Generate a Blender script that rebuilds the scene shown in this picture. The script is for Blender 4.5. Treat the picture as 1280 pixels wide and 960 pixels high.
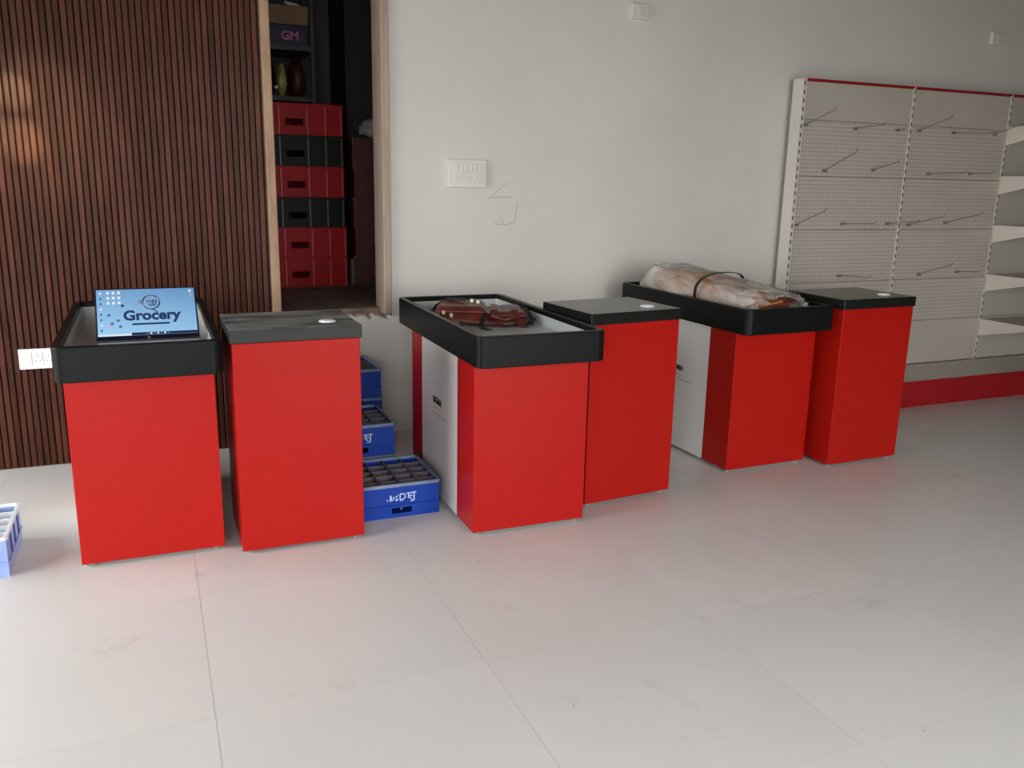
import bpy, bmesh, math, random
from mathutils import Vector, Matrix
random.seed(7)
for o in list(bpy.data.objects): bpy.data.objects.remove(o, do_unlink=True)
scene = bpy.context.scene
COL = scene.collection

# ------------------------------------------------------------------ camera
F_PX, YAW, PITCH, ROLL, CAM_H = 1072.2, 0.4005, 0.2343, 0.0196, 1.3845
fw = Vector((math.sin(YAW)*math.cos(PITCH), math.cos(YAW)*math.cos(PITCH), -math.sin(PITCH)))
rt = Vector((math.cos(YAW), -math.sin(YAW), 0)); up = rt.cross(fw)
c_, s_ = math.cos(ROLL), math.sin(ROLL)
rt, up = rt*c_ + up*s_, -rt*s_ + up*c_
cd = bpy.data.cameras.new('camera'); cam = bpy.data.objects.new('camera', cd); COL.objects.link(cam)
cd.sensor_width = 36; cd.lens = F_PX*36/1280; cd.clip_start = 0.05; cd.clip_end = 200
m4 = Matrix((rt, up, -fw)).transposed().to_4x4(); m4.translation = (0, 0, CAM_H)
cam.matrix_world = m4
scene.camera = cam

# ------------------------------------------------------------------ daylight
world = bpy.data.worlds.new('overcast_sky'); scene.world = world; world.use_nodes = True
bg = world.node_tree.nodes['Background']
bg.inputs['Color'].default_value = (0.985, 1.0, 1.01, 1); bg.inputs['Strength'].default_value = 7.9
RX0, RX1, RY0, RY1, RZ = -2.4, 6.7, -1.2, 4.5, 3.0          # the shop
LEFT_OPEN = (1.5, 4.35, 0.0, 2.5)                            # y0, y1, z0, z1 of the open shop side
FRONT_OPENS = ((-2.35, 0.15, 0.0, 2.5), (0.95, 3.4, 0.0, 2.5))   # x0, x1, z0, z1 of two unseen front bays; pier between added for the light
def portal(name, loc, rot, sx, sy):
    l = bpy.data.lights.new(name, 'AREA'); l.shape = 'RECTANGLE'; l.size = sx; l.size_y = sy
    l.cycles.is_portal = True
    o = bpy.data.objects.new(name, l); COL.objects.link(o); o.location = loc; o.rotation_euler = rot
portal('daylight_portal_side', (RX0+.02, (LEFT_OPEN[0]+LEFT_OPEN[1])/2, LEFT_OPEN[3]/2), (0, -math.pi/2, 0), LEFT_OPEN[3], LEFT_OPEN[1]-LEFT_OPEN[0])
for FO in FRONT_OPENS: portal('daylight_portal_front', ((FO[0]+FO[1])/2, RY0+.02, FO[3]/2), (math.pi/2, 0, 0), FO[1]-FO[0], FO[3])
vs = scene.view_settings
vs.view_transform = 'Standard'; vs.look = 'None'; vs.gamma = 1.0; vs.use_curve_mapping = False
vs.exposure = 0.0

# ------------------------------------------------------------------ helpers
def lin(r, g, b):
    f = lambda c: (c/255/12.92) if c/255 <= 0.04045 else ((c/255+0.055)/1.055)**2.4
    return (f(r), f(g), f(b), 1)
def mat(name, col, rough=0.5, col2=None, scale=6, stretch=(1, 1, 1), metal=0, bump=0, bscale=None, spec=0.5,
        detail=4, lo=0.35, hi=0.65, rnd=0.0, coat=0.0, alpha=None):
    m = bpy.data.materials.new(name); m.use_nodes = True
    nt = m.node_tree; N, L = nt.nodes, nt.links; b = N['Principled BSDF']
    b.inputs['Roughness'].default_value = rough; b.inputs['Metallic'].default_value = metal
    b.inputs['Specular IOR Level'].default_value = spec; b.inputs['Coat Weight'].default_value = coat
    b.inputs['Coat Roughness'].default_value = 0.15
    tc = N.new('ShaderNodeTexCoord'); mp = N.new('ShaderNodeMapping'); mp.inputs['Scale'].default_value = stretch
    L.new(tc.outputs['Object'], mp.inputs['Vector'])
    no = N.new('ShaderNodeTexNoise'); no.inputs['Scale'].default_value = scale; no.inputs['Detail'].default_value = detail
    L.new(mp.outputs['Vector'], no.inputs['Vector'])
    rp = N.new('ShaderNodeValToRGB'); rp.color_ramp.elements[0].position = lo; rp.color_ramp.elements[1].position = hi
    rp.color_ramp.elements[0].color = col
    rp.color_ramp.elements[1].color = col2 or tuple([min(1, c*1.06) for c in col[:3]]+[1])
    L.new(no.outputs['Fac'], rp.inputs['Fac'])
    out = rp.outputs['Color']
    if rnd:
        oi = N.new('ShaderNodeObjectInfo'); mr = N.new('ShaderNodeMapRange')
        mr.inputs['To Min'].default_value = 1-rnd; mr.inputs['To Max'].default_value = 1+rnd
        L.new(oi.outputs['Random'], mr.inputs['Value'])
        hs = N.new('ShaderNodeHueSaturation'); L.new(mr.outputs['Result'], hs.inputs['Value']); L.new(out, hs.inputs['Color'])
        out = hs.outputs['Color']
        ad = N.new('ShaderNodeVectorMath'); ad.operation = 'ADD'; L.new(mp.outputs['Vector'], ad.inputs[0])
        sc = N.new('ShaderNodeVectorMath'); sc.operation = 'SCALE'; sc.inputs[0].default_value = (37, 11, 23)
        L.new(oi.outputs['Random'], sc.inputs['Scale']); L.new(sc.outputs['Vector'], ad.inputs[1]); L.new(ad.outputs['Vector'], no.inputs['Vector'])
    L.new(out, b.inputs['Base Color'])
    if bump:
        n2 = N.new('ShaderNodeTexNoise'); n2.inputs['Scale'].default_value = bscale or scale*3; n2.inputs['Detail'].default_value = 5
        L.new(mp.outputs['Vector'], n2.inputs['Vector'])
        bp = N.new('ShaderNodeBump'); bp.inputs['Strength'].default_value = bump; bp.inputs['Distance'].default_value = 0.01
        L.new(n2.outputs['Fac'], bp.inputs['Height']); L.new(bp.outputs['Normal'], b.inputs['Normal'])
    return m

def new_bm(): return bmesh.new()
def box(bm, x0, x1, y0, y1, z0, z1):
    v = [bm.verts.new(p) for p in ((x0,y0,z0),(x1,y0,z0),(x1,y1,z0),(x0,y1,z0),(x0,y0,z1),(x1,y0,z1),(x1,y1,z1),(x0,y1,z1))]
    for f in ((3,2,1,0),(4,5,6,7),(0,1,5,4),(1,2,6,5),(2,3,7,6),(3,0,4,7)): bm.faces.new([v[i] for i in f])
    return v
def rrect(x0, x1, y0, y1, r, n=5):
    pts = []
    for cx, cy, a0 in ((x1-r,y1-r,0),(x0+r,y1-r,90),(x0+r,y0+r,180),(x1-r,y0+r,270)):
        for i in range(n+1):
            a = math.radians(a0+90*i/n); pts.append((cx+r*math.cos(a), cy+r*math.sin(a)))
    return pts
def prism(bm, pts, z0, z1):
    a = [bm.verts.new((x, y, z0)) for x, y in pts]; b = [bm.verts.new((x, y, z1)) for x, y in pts]
    n = len(pts)
    for i in range(n): bm.faces.new((a[i], a[(i+1) % n], b[(i+1) % n], b[i]))
    bm.faces.new(b); bm.faces.new(a[::-1])
def ring(bm, outer, inner, z0, z1):
    n = len(outer)
    A = [[bm.verts.new((x, y, z)) for x, y in P] for P, z in ((outer, z0), (outer, z1), (inner, z1), (inner, z0))]
    for k in range(4):
        P, Q = A[k], A[(k+1) % 4]
        for i in range(n): bm.faces.new((P[i], P[(i+1) % n], Q[(i+1) % n], Q[i]))
def extrude_x(bm, prof, x0, x1):      # profile in (y, z)
    a = [bm.verts.new((x0, y, z)) for y, z in prof]; b = [bm.verts.new((x1, y, z)) for y, z in prof]
    n = len(prof)
    for i in range(n): bm.faces.new((a[i], a[(i+1) % n], b[(i+1) % n], b[i]))
    bm.faces.new(a[::-1]); bm.faces.new(b)
def tube(bm, pts, r, n=8, r2=None):
    pts = [Vector(p) for p in pts]; rings = []
    prev = None
    for i, p in enumerate(pts):
        t = (pts[min(i+1, len(pts)-1)]-pts[max(i-1, 0)]).normalized()
        if prev is None:
            ref = Vector((0, 0, 1)) if abs(t.z) < .9 else Vector((1, 0, 0)); u = t.cross(ref).normalized()
        else: u = (prev - t*prev.dot(t)).normalized()
        prev = u; v = t.cross(u)
        rr = r if r2 is None else r+(r2-r)*i/(len(pts)-1)
        rings.append([bm.verts.new(p+u*rr*math.cos(2*math.pi*k/n)+v*rr*math.sin(2*math.pi*k/n)) for k in range(n)])
    for a, b in zip(rings, rings[1:]):
        for k in range(n): bm.faces.new((a[k], a[(k+1) % n], b[(k+1) % n], b[k]))
    bm.faces.new(rings[0][::-1]); bm.faces.new(rings[-1])
def strap(bm, pts, w, t, side=None):          # flat band along pts; side = width direction
    pts = [Vector(p) for p in pts]; rings = []
    for i, p in enumerate(pts):
        d = (pts[min(i+1, len(pts)-1)]-pts[max(i-1, 0)]).normalized()
        s = Vector(side).normalized() if side else d.cross(Vector((0, 0, 1))).normalized()
        nrm = s.cross(d).normalized()
        rings.append([bm.verts.new(p+s*a*w/2+nrm*b*t/2) for a, b in ((-1,-1),(1,-1),(1,1),(-1,1))])
    for a, b in zip(rings, rings[1:]):
        for k in range(4): bm.faces.new((a[k], a[(k+1) % 4], b[(k+1) % 4], b[k]))
    bm.faces.new(rings[0][::-1]); bm.faces.new(rings[-1])
def disc(bm, c, r, h, n=20):
    prism_pts = [(c[0]+r*math.cos(2*math.pi*i/n), c[1]+r*math.sin(2*math.pi*i/n)) for i in range(n)]
    prism(bm, prism_pts, c[2], c[2]+h)
def mesh_of(bm, name):
    bmesh.ops.recalc_face_normals(bm, faces=bm.faces[:])
    me = bpy.data.meshes.new(name); bm.to_mesh(me); bm.free(); return me
def obj(name, bm, m, parent=None, bevel=0, seg=2, smooth=False, label=None):
    me = bm if isinstance(bm, bpy.types.Mesh) else mesh_of(bm, name)
    if m is not None and not me.materials: me.materials.append(m)
    o = bpy.data.objects.new(name, me); COL.objects.link(o)
    if parent is not None: o.parent = parent
    if bevel:
        b = o.modifiers.new('bevel', 'BEVEL'); b.width = bevel; b.segments = seg; b.limit_method = 'ANGLE'; b.angle_limit = math.radians(40)
    if smooth:
        for p in me.polygons: p.use_smooth = True
    if label: o['label'] = label
    return o
def empty(name, loc=(0, 0, 0), rz=0):
    o = bpy.data.objects.new(name, None); COL.objects.link(o); o.location = loc; o.rotation_euler = (0, 0, rz); o.empty_display_size = .1
    return o
def tag(o, label, cat, group=None):
    o['label'] = label; o['category'] = cat
    if group: o['group'] = group
    return o
def struct(o): o['kind'] = 'structure'; return o
def copy_tree(o, parent=None):
    c = o.copy(); COL.objects.link(c); c.parent = parent
    for ch in list(o.children): copy_tree(ch, c)
    return c
def text_mesh(s, size, depth=0.0006, offset=0.0, align='LEFT', shear=0):
    cu = bpy.data.curves.new('lettering', 'FONT'); cu.body = s; cu.size = size; cu.extrude = depth; cu.offset = offset
    cu.align_x = align; cu.shear = shear; cu.resolution_u = 3
    t = bpy.data.objects.new('lettering_source', cu); COL.objects.link(t)
    me = bpy.data.meshes.new_from_object(t.evaluated_get(bpy.context.evaluated_depsgraph_get()))
    bpy.data.objects.remove(t); me.name = 'lettering'
    return me
def blob(bm, c, r, seg=16, ringn=10, jit=0.0, seed=0, power=1.0):
    rn = random.Random(seed)
    ps = []
    top = bm.verts.new((c[0], c[1], c[2]+r[2])); bot = bm.verts.new((c[0], c[1], c[2]-r[2]))
    rows = []
    for i in range(1, ringn):
        a = math.pi*i/ringn; row = []
        for k in range(seg):
            b = 2*math.pi*k/seg; q = 1+rn.uniform(-jit, jit)
            sg = lambda v: math.copysign(abs(v)**power, v)
            row.append(bm.verts.new((c[0]+r[0]*sg(math.sin(a))*sg(math.cos(b))*q, c[1]+r[1]*sg(math.sin(a))*sg(math.sin(b))*q, c[2]+r[2]*sg(math.cos(a))*q)))
        rows.append(row)
    for k in range(seg):
        bm.faces.new((top, rows[0][k], rows[0][(k+1) % seg])); bm.faces.new((bot, rows[-1][(k+1) % seg], rows[-1][k]))
    for a, b in zip(rows, rows[1:]):
        for k in range(seg): bm.faces.new((a[k], b[k], b[(k+1) % seg], a[(k+1) % seg]))

def up_only(m, side_col):     # settled dust lies on level faces only
    nt = m.node_tree; N, L = nt.nodes, nt.links; b = N['Principled BSDF']; src = b.inputs['Base Color'].links[0].from_socket
    tc = N.new('ShaderNodeTexCoord'); sx = N.new('ShaderNodeSeparateXYZ'); L.new(tc.outputs['Normal'], sx.inputs[0])
    gt = N.new('ShaderNodeMath'); gt.operation = 'GREATER_THAN'; gt.inputs[1].default_value = .9; L.new(sx.outputs['Z'], gt.inputs[0])
    mx = N.new('ShaderNodeMix'); mx.data_type = 'RGBA'; L.new(gt.outputs[0], mx.inputs['Factor']); mx.inputs['A'].default_value = side_col; L.new(src, mx.inputs['B'])
    L.new(mx.outputs['Result'], b.inputs['Base Color']); return m
# ------------------------------------------------------------------ materials
M_wall = mat('white_plaster', lin(208,205,197), .75, lin(214,210,202), 1.4, bump=.05, bscale=60)
M_rough = mat('bare_cement_plaster', lin(88,75,64), .9, lin(78,66,56), 2)
M_grout = mat('pale_grout', lin(196,194,189), .8, lin(150,146,140), 5)
M_slat = mat('dark_wood_slat', lin(55,27,18), .4, lin(86,48,33), 5, (6, 6, .7), bump=.08, bscale=20, rnd=.25, lo=.3, hi=.75, spec=.14)
M_slatback = mat('slat_backing', lin(30,12,9), .8)
M_jamb = mat('tan_jamb_wood', lin(148,114,86), .6, lin(166,134,106), 12, (4, 4, .5))
M_jamb2 = mat('pale_jamb_wood', lin(158,138,122), .6, lin(172,152,136), 12, (4, 4, .5))
M_red = mat('red_laminate', lin(160,21,14), .32, lin(164,23,15), 2, spec=.17)
M_panelwhite = mat('white_laminate', lin(214,214,210), .3, lin(218,217,213), 2, spec=.4)
M_tray = mat('dark_green_plastic', lin(15,18,17), .34, lin(19,22,21), 3, bump=.02, bscale=200, spec=.12)
M_top = mat('charcoal_top', lin(22,23,22), .22, lin(28,29,27), 4, bump=.02, bscale=150, spec=.4)
M_topdust = mat('dusty_charcoal_top', lin(74,76,73), .5, lin(150,152,147), 4.2, (1.0, 3.2, 1), lo=.36, hi=.66, spec=.4)
M_topdust = up_only(M_topdust, lin(24,25,24))
M_steel = mat('tray_steel', lin(188,193,189), .28, lin(196,200,196), 3, metal=.0)
M_white = mat('white_plastic', lin(232,232,232), .35, lin(236,236,236), 2)
M_ivory = mat('ivory_plastic', lin(212,210,202), .4, lin(216,214,206), 3)
M_shelf = mat('white_powdercoat', lin(210,204,192), .5, lin(214,208,196), 3)
M_shelfgrey = mat('grey_powdercoat', lin(184,177,164), .5, lin(188,181,168), 3)
M_redstrip = mat('dark_red_enamel', lin(150,14,24), .4, lin(156,16,26), 3)
M_black = mat('black', lin(14,14,14), .6)
M_chrome = mat('dull_chrome', lin(130,128,122), .4, metal=.3)
M_foot = mat('grey_foot', lin(120,116,110), .5)
M_ink = mat('black_ink', lin(25,22,22), .6)
M_inkgrey = mat('grey_ink', lin(190,183,176), .7)
M_bluecr = mat('blue_crate_plastic', lin(8,52,140), .42, lin(12,58,150), 4, spec=.25)
M_bluerim = mat('faded_blue_rim', lin(96,112,140), .5, lin(130,140,156), 9)
M_divider = mat('dusty_divider', lin(78,72,84), .6, lin(104,96,100), 9)
M_cellfloor = mat('dusty_cell_floor', lin(118,104,100), .7, lin(92,84,88), 10)
M_ltrim = mat('sunlit_blue_rim', lin(206,212,216), .4, lin(216,220,222), 6)  # sunlight on the left crate is put into this pale rim colour
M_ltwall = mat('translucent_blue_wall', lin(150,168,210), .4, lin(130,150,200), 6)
M_letterwhite = mat('white_print', lin(190,204,230), .5)
M_redcr = mat('red_crate_plastic', lin(158,21,25), .5, lin(146,18,23), 5, spec=.12)
M_redcr_edge = mat('red_rib_highlight', lin(176,58,56), .5)  # lighter red paints the highlights along the crate ribs
M_blk_edge = mat('black_rib_highlight', lin(70,72,68), .5)  # rib highlights of the black crates, painted as a paler tone
M_rack = mat('dark_rack_steel', lin(84,78,74), .6, lin(66,62,58), 6)
M_blkcr = mat('black_crate_plastic', lin(24,24,20), .5, lin(28,28,25), 5, spec=.1)
M_redcr_shaded = mat('shaded_red_crate_plastic', lin(78,18,20), .5, lin(66,14,16), 5)  # crate red darkened in its colour to stand for shade
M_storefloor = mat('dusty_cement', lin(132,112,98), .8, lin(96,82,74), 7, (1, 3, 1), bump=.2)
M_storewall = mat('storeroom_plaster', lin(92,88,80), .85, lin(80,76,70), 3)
M_shadeblack = mat('shade_black', lin(34,26,23), .7, lin(28,22,20), 5)  # near-black colour standing for storeroom shade
M_leather = mat('red_brown_leather', lin(104,42,32), .4, lin(74,28,22), 14, bump=.25, bscale=70)
M_strapblk = mat('black_webbing', lin(18,18,20), .6)
M_brass = mat('pale_brass', lin(206,190,160), .3, metal=.9)
M_card = mat('golden_cardboard', lin(186,126,62), .6, lin(150,92,44), 8)
M_carddark = mat('brown_cardboard', lin(120,60,30), .6, lin(90,42,22), 8)
M_carton = mat('dim_carton', lin(150,122,94), .75, lin(136,108,82), 6)
M_aluminium = mat('laptop_silver', lin(214,210,204), .35, metal=.0)
M_bezel = mat('laptop_bezel', lin(14,18,34), .3)
M_key = mat('laptop_keys', lin(40,40,44), .5)
def emit(name, col, s):
    m = bpy.data.materials.new(name); m.use_nodes = True; nt = m.node_tree
    b = nt.nodes['Principled BSDF']; b.inputs['Base Color'].default_value = (0.01, 0.01, 0.01, 1); b.inputs['Roughness'].default_value = .25
    b.inputs['Emission Color'].default_value = col; b.inputs['Emission Strength'].default_value = s
    return m

# floor tile: pale glossy vinyl-like stone with faint grey scuffs
def floor_mat():
    m = mat('pale_floor_tile', lin(208,207,203), .34, lin(215,213,209), 1.1, spec=.4, rnd=.012)
    nt = m.node_tree; N, L = nt.nodes, nt.links; b = N['Principled BSDF']
    src = b.inputs['Base Color'].links[0].from_socket
    geo = N.new('ShaderNodeNewGeometry')
    n1 = N.new('ShaderNodeTexNoise'); n1.inputs['Scale'].default_value = 2.6; n1.inputs['Detail'].default_value = 9; n1.inputs['Roughness'].default_value = .72
    L.new(geo.outputs['Position'], n1.inputs['Vector'])
    r1 = N.new('ShaderNodeValToRGB'); r1.color_ramp.elements[0].position = .6; r1.color_ramp.elements[1].position = .82
    r1.color_ramp.elements[0].color = (0, 0, 0, 1); r1.color_ramp.elements[1].color = (.55, .55, .55, 1)
    L.new(n1.outputs['Fac'], r1.inputs['Fac'])
    mx = N.new('ShaderNodeMix'); mx.data_type = 'RGBA'; L.new(r1.outputs['Color'], mx.inputs['Factor']); L.new(src, mx.inputs['A'])
    mx.inputs['B'].default_value = lin(132, 128, 122)
    # small dark scuff specks
    n2 = N.new('ShaderNodeTexNoise'); n2.inputs['Scale'].default_value = 21; n2.inputs['Detail'].default_value = 3
    L.new(geo.outputs['Position'], n2.inputs['Vector'])
    r2 = N.new('ShaderNodeValToRGB'); r2.color_ramp.elements[0].position = .74; r2.color_ramp.elements[1].position = .8
    r2.color_ramp.elements[0].color = (0, 0, 0, 1); r2.color_ramp.elements[1].color = (.5, .5, .5, 1)
    L.new(n2.outputs['Fac'], r2.inputs['Fac'])
    mx2 = N.new('ShaderNodeMix'); mx2.data_type = 'RGBA'; L.new(r2.outputs['Color'], mx2.inputs['Factor']); L.new(mx.outputs['Result'], mx2.inputs['A'])
    mx2.inputs['B'].default_value = lin(110, 104, 98)
    L.new(mx2.outputs['Result'], b.inputs['Base Color'])
    return m
M_tile = floor_mat()

# pegboard: fine holes too small to model, as flat dark dots
def peg_mat():
    m = mat('perforated_powdercoat', lin(190,182,169), .5, lin(194,186,173), 3)
    nt = m.node_tree; N, L = nt.nodes, nt.links; b = N['Principled BSDF']
    src = b.inputs['Base Color'].links[0].from_socket
    tc = N.new('ShaderNodeTexCoord'); sx = N.new('ShaderNodeSeparateXYZ'); L.new(tc.outputs['Object'], sx.inputs['Vector'])
    def cell(s):
        d = N.new('ShaderNodeMath'); d.operation = 'DIVIDE'; d.inputs[1].default_value = .025; L.new(s, d.inputs[0])
        f = N.new('ShaderNodeMath'); f.operation = 'FRACT'; L.new(d.outputs[0], f.inputs[0])
        k = N.new('ShaderNodeMath'); k.operation = 'SUBTRACT'; k.inputs[1].default_value = .5; L.new(f.outputs[0], k.inputs[0])
        p = N.new('ShaderNodeMath'); p.operation = 'POWER'; p.inputs[1].default_value = 2; 
        a = N.new('ShaderNodeMath'); a.operation = 'ABSOLUTE'; L.new(k.outputs[0], a.inputs[0]); L.new(a.outputs[0], p.inputs[0]); return p.outputs[0]
    ad = N.new('ShaderNodeMath'); ad.operation = 'ADD'; L.new(cell(sx.outputs['X']), ad.inputs[0]); L.new(cell(sx.outputs['Z']), ad.inputs[1])
    lt = N.new('ShaderNodeMath'); lt.operation = 'LESS_THAN'; lt.inputs[1].default_value = .045; L.new(ad.outputs[0], lt.inputs[0])
    mx = N.new('ShaderNodeMix'); mx.data_type = 'RGBA'; L.new(lt.outputs[0], mx.inputs['Factor']); L.new(src, mx.inputs['A']); mx.inputs['B'].default_value = lin(150, 142, 131)
    L.new(mx.outputs['Result'], b.inputs['Base Color'])
    return m
M_peg = peg_mat()

def film_mat():
    m = mat('wrinkled_clear_film', lin(214,208,200), .2, lin(226,220,214), 6, (1.6, .7, 1.6), bump=.7, bscale=22, spec=.6)
    nt = m.node_tree; N, L = nt.nodes, nt.links; b = N['Principled BSDF']; out = N['Material Output']
    tr = N.new('ShaderNodeBsdfTransparent'); mx = N.new('ShaderNodeMixShader')
    no = N.new('ShaderNodeTexNoise'); no.inputs['Scale'].default_value = 5; no.inputs['Detail'].default_value = 4; no.inputs['Distortion'].default_value = 1.2
    tc = N.new('ShaderNodeTexCoord'); L.new(tc.outputs['Object'], no.inputs['Vector'])
    rp = N.new('ShaderNodeMapRange'); rp.inputs['From Min'].default_value = .35; rp.inputs['From Max'].default_value = .68
    rp.inputs['To Min'].default_value = .34; rp.inputs['To Max'].default_value = .72; L.new(no.outputs['Fac'], rp.inputs['Value'])
    L.new(rp.outputs['Result'], mx.inputs['Fac']); L.new(tr.outputs[0], mx.inputs[1]); L.new(b.outputs[0], mx.inputs[2]); L.new(mx.outputs[0], out.inputs['Surface'])
    return m
M_film = film_mat()

# ------------------------------------------------------------------ the room
bm = new_bm(); box(bm, RX0-.2, RX1+.2, RY0-.2, RY1+.15, -.12, -.0025); floor = struct(obj('floor', bm, M_grout))
TX, TY, JX, JY = .7555, .707, .073, 2.117
ix = range(math.floor((RX0-JX)/TX), math.ceil((RX1-JX)/TX)); iy = range(math.floor((RY0-JY)/TY), math.ceil((RY1-JY)/TY))
shared = {}
for i in ix:
    for j in iy:
        x0, x1 = max(JX+i*TX, RX0), min(JX+(i+1)*TX, RX1); y0, y1 = max(JY+j*TY, RY0), min(JY+(j+1)*TY, RY1)
        if x1-x0 < .02 or y1-y0 < .02: continue
        w, h = round(x1-x0, 4), round(y1-y0, 4)
        if (w, h) not in shared:
            b2 = new_bm(); g = .0005; box(b2, g, w-g, g, h-g, -.0026, 0); me = mesh_of(b2, 'tile'); me.materials.append(M_tile); shared[(w, h)] = me
        t = bpy.data.objects.new('tile', shared[(w, h)]); COL.objects.link(t); t.parent = floor; t.location = (x0, y0, 0)

DX0, DX1, SILL, HEAD = .560, 1.190, .655, 2.85
bm = new_bm()
box(bm, RX0-.2, DX0, 4.5, 4.65, -.1, RZ+.15); box(bm, DX1, RX1+.2, 4.5, 4.65, -.1, RZ+.15); box(bm, DX0, DX1, 4.5, 4.65, HEAD, RZ+.15)
# broken-out masonry under the doorway with a ragged top edge
rn = random.Random(3); n = 26
xs = [DX0+(DX1-DX0)*i/n for i in range(n+1)]; zs = [SILL+rn.uniform(-.022, .012)*(1 if i not in (0, n) else 0) for i in range(n+1)]
prof = [(x, z) for x, z in zip(xs, zs)]
fr = [bm.verts.new((x, 4.5, z)) for x, z in prof]; bk = [bm.verts.new((x, 4.65, SILL+.01)) for x, z in prof]
fb = [bm.verts.new((x, 4.5, -.1)) for x, z in prof]
for i in range(n):
    bm.faces.new((fb[i], fb[i+1], fr[i+1], fr[i])); bm.faces.new((fr[i], fr[i+1], bk[i+1], bk[i]))
wall_back = struct(obj('wall_back', bm, M_wall))
bm = new_bm()
box(bm, RX0-.2, RX0, RY0-.2, LEFT_OPEN[0], -.1, RZ+.15); box(bm, RX0-.2, RX0, LEFT_OPEN[1], 4.5, -.1, RZ+.15); box(bm, RX0-.2, RX0, LEFT_OPEN[0], LEFT_OPEN[1], LEFT_OPEN[3], RZ+.15)
struct(obj('wall_left', bm, M_rough))
bm = new_bm()
(fa, fb_), (fc, fd) = [q[:2] for q in FRONT_OPENS]
for xa, xb in ((RX0, fa), (fb_, fc), (fd, RX1)): box(bm, xa, xb, RY0-.2, RY0, -.1, RZ+.15)
for xa, xb in ((fa, fb_), (fc, fd)): box(bm, xa, xb, RY0-.2, RY0, FRONT_OPENS[0][3], RZ+.15)
struct(obj('wall_front', bm, M_rough))
bm = new_bm(); box(bm, RX1, RX1+.2, RY0-.2, 4.5, -.1, RZ+.15); struct(obj('wall_right', bm, M_rough))
bm = new_bm(); box(bm, RX0, RX1, RY0, 4.5, RZ, RZ+.15); struct(obj('ceiling', bm, M_rough))
bm = new_bm(); box(bm, -22, RX0-.2, -22, 16, -.2, -.1); box(bm, RX0-.2, 22, -22, RY0-.2, -.2, -.1)
struct(obj('ground', bm, mat('pavement', lin(150,146,140), .9, lin(136,132,126), 2)))

# wood cladding: backing and single slats
bm = new_bm(); box(bm, RX0, DX0-.004, 4.488, 4.5, 0, RZ); clad = struct(obj('wall_cladding', bm, M_slatback))
P = .02778
b2 = new_bm()
hw, dp = .0120, .014
profs = [(-hw, 0), (-hw, -dp+.004), (-hw+.004, -dp), (hw-.004, -dp), (hw, -dp+.004), (hw, 0)]
lo_ = [b2.verts.new((x, y, 0)) for x, y in profs]; hi_ = [b2.verts.new((x, y, RZ-.002)) for x, y in profs]
for i in range(6): b2.faces.new((lo_[i], lo_[(i+1) % 6], hi_[(i+1) % 6], hi_[i]))
b2.faces.new(hi_); b2.faces.new(lo_[::-1])
slat_me = mesh_of(b2, 'slat'); slat_me.materials.append(M_slat)
x = .521+P/2
while x > RX0+.02:
    s = bpy.data.objects.new('slat', slat_me); COL.objects.link(s); s.parent = clad; s.location = (x, 4.488, .004); x -= P

# storeroom beyond the raised doorway
SF = .69
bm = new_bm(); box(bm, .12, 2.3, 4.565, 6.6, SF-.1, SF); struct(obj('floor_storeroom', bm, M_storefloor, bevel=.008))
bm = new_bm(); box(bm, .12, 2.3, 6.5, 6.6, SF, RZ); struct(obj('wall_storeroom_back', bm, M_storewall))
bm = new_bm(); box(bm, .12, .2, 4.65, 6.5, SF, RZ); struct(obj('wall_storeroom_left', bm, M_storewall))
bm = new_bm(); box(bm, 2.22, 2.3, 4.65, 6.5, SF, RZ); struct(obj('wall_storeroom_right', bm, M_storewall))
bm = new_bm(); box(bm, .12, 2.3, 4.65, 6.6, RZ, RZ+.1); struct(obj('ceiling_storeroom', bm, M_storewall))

door = struct(empty('door_1', (0, 0, 0)))
bm = new_bm(); box(bm, DX0, .602, 4.445, 4.66, SF-.01, HEAD); obj('jamb', bm, M_jamb, door, bevel=.004)
bm = new_bm(); box(bm, 1.143, 1.184, 4.47, 4.66, SILL+.012, HEAD); obj('jamb', bm, M_jamb2, door, bevel=.004)
bm = new_bm(); box(bm, .602, 1.143, 4.47, 4.66, HEAD-.05, HEAD); obj('lintel', bm, M_jamb, door, bevel=.004)
bm = new_bm(); box(bm, 1.184, 1.19, 4.5, 4.66, SILL, HEAD); obj('joint_gap', bm, M_black, door)

# pencil scribbles on the plaster (flat marks)
M_pencil = mat('pencil', lin(166,164,158), .8)
for st in ([(1.757,1.287),(1.80,1.325),(1.865,1.372)], [(1.742,1.282),(1.80,1.288),(1.90,1.288)], [(1.83,1.257),(1.915,1.258),(1.908,1.20),(1.902,1.15)],
           [(1.902,1.15),(1.85,1.137),(1.775,1.142)], [(1.808,1.178),(1.835,1.148)]):
    bm = new_bm(); strap(bm, [(x, 4.4995, z) for x, z in st], .004, .0006, side=None if False else (0.0, 0, 1) if abs(st[0][1]-st[-1][1]) < .03 else (1, 0, 0))
    obj('pencil_mark', bm, M_pencil, wall_back)

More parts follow.
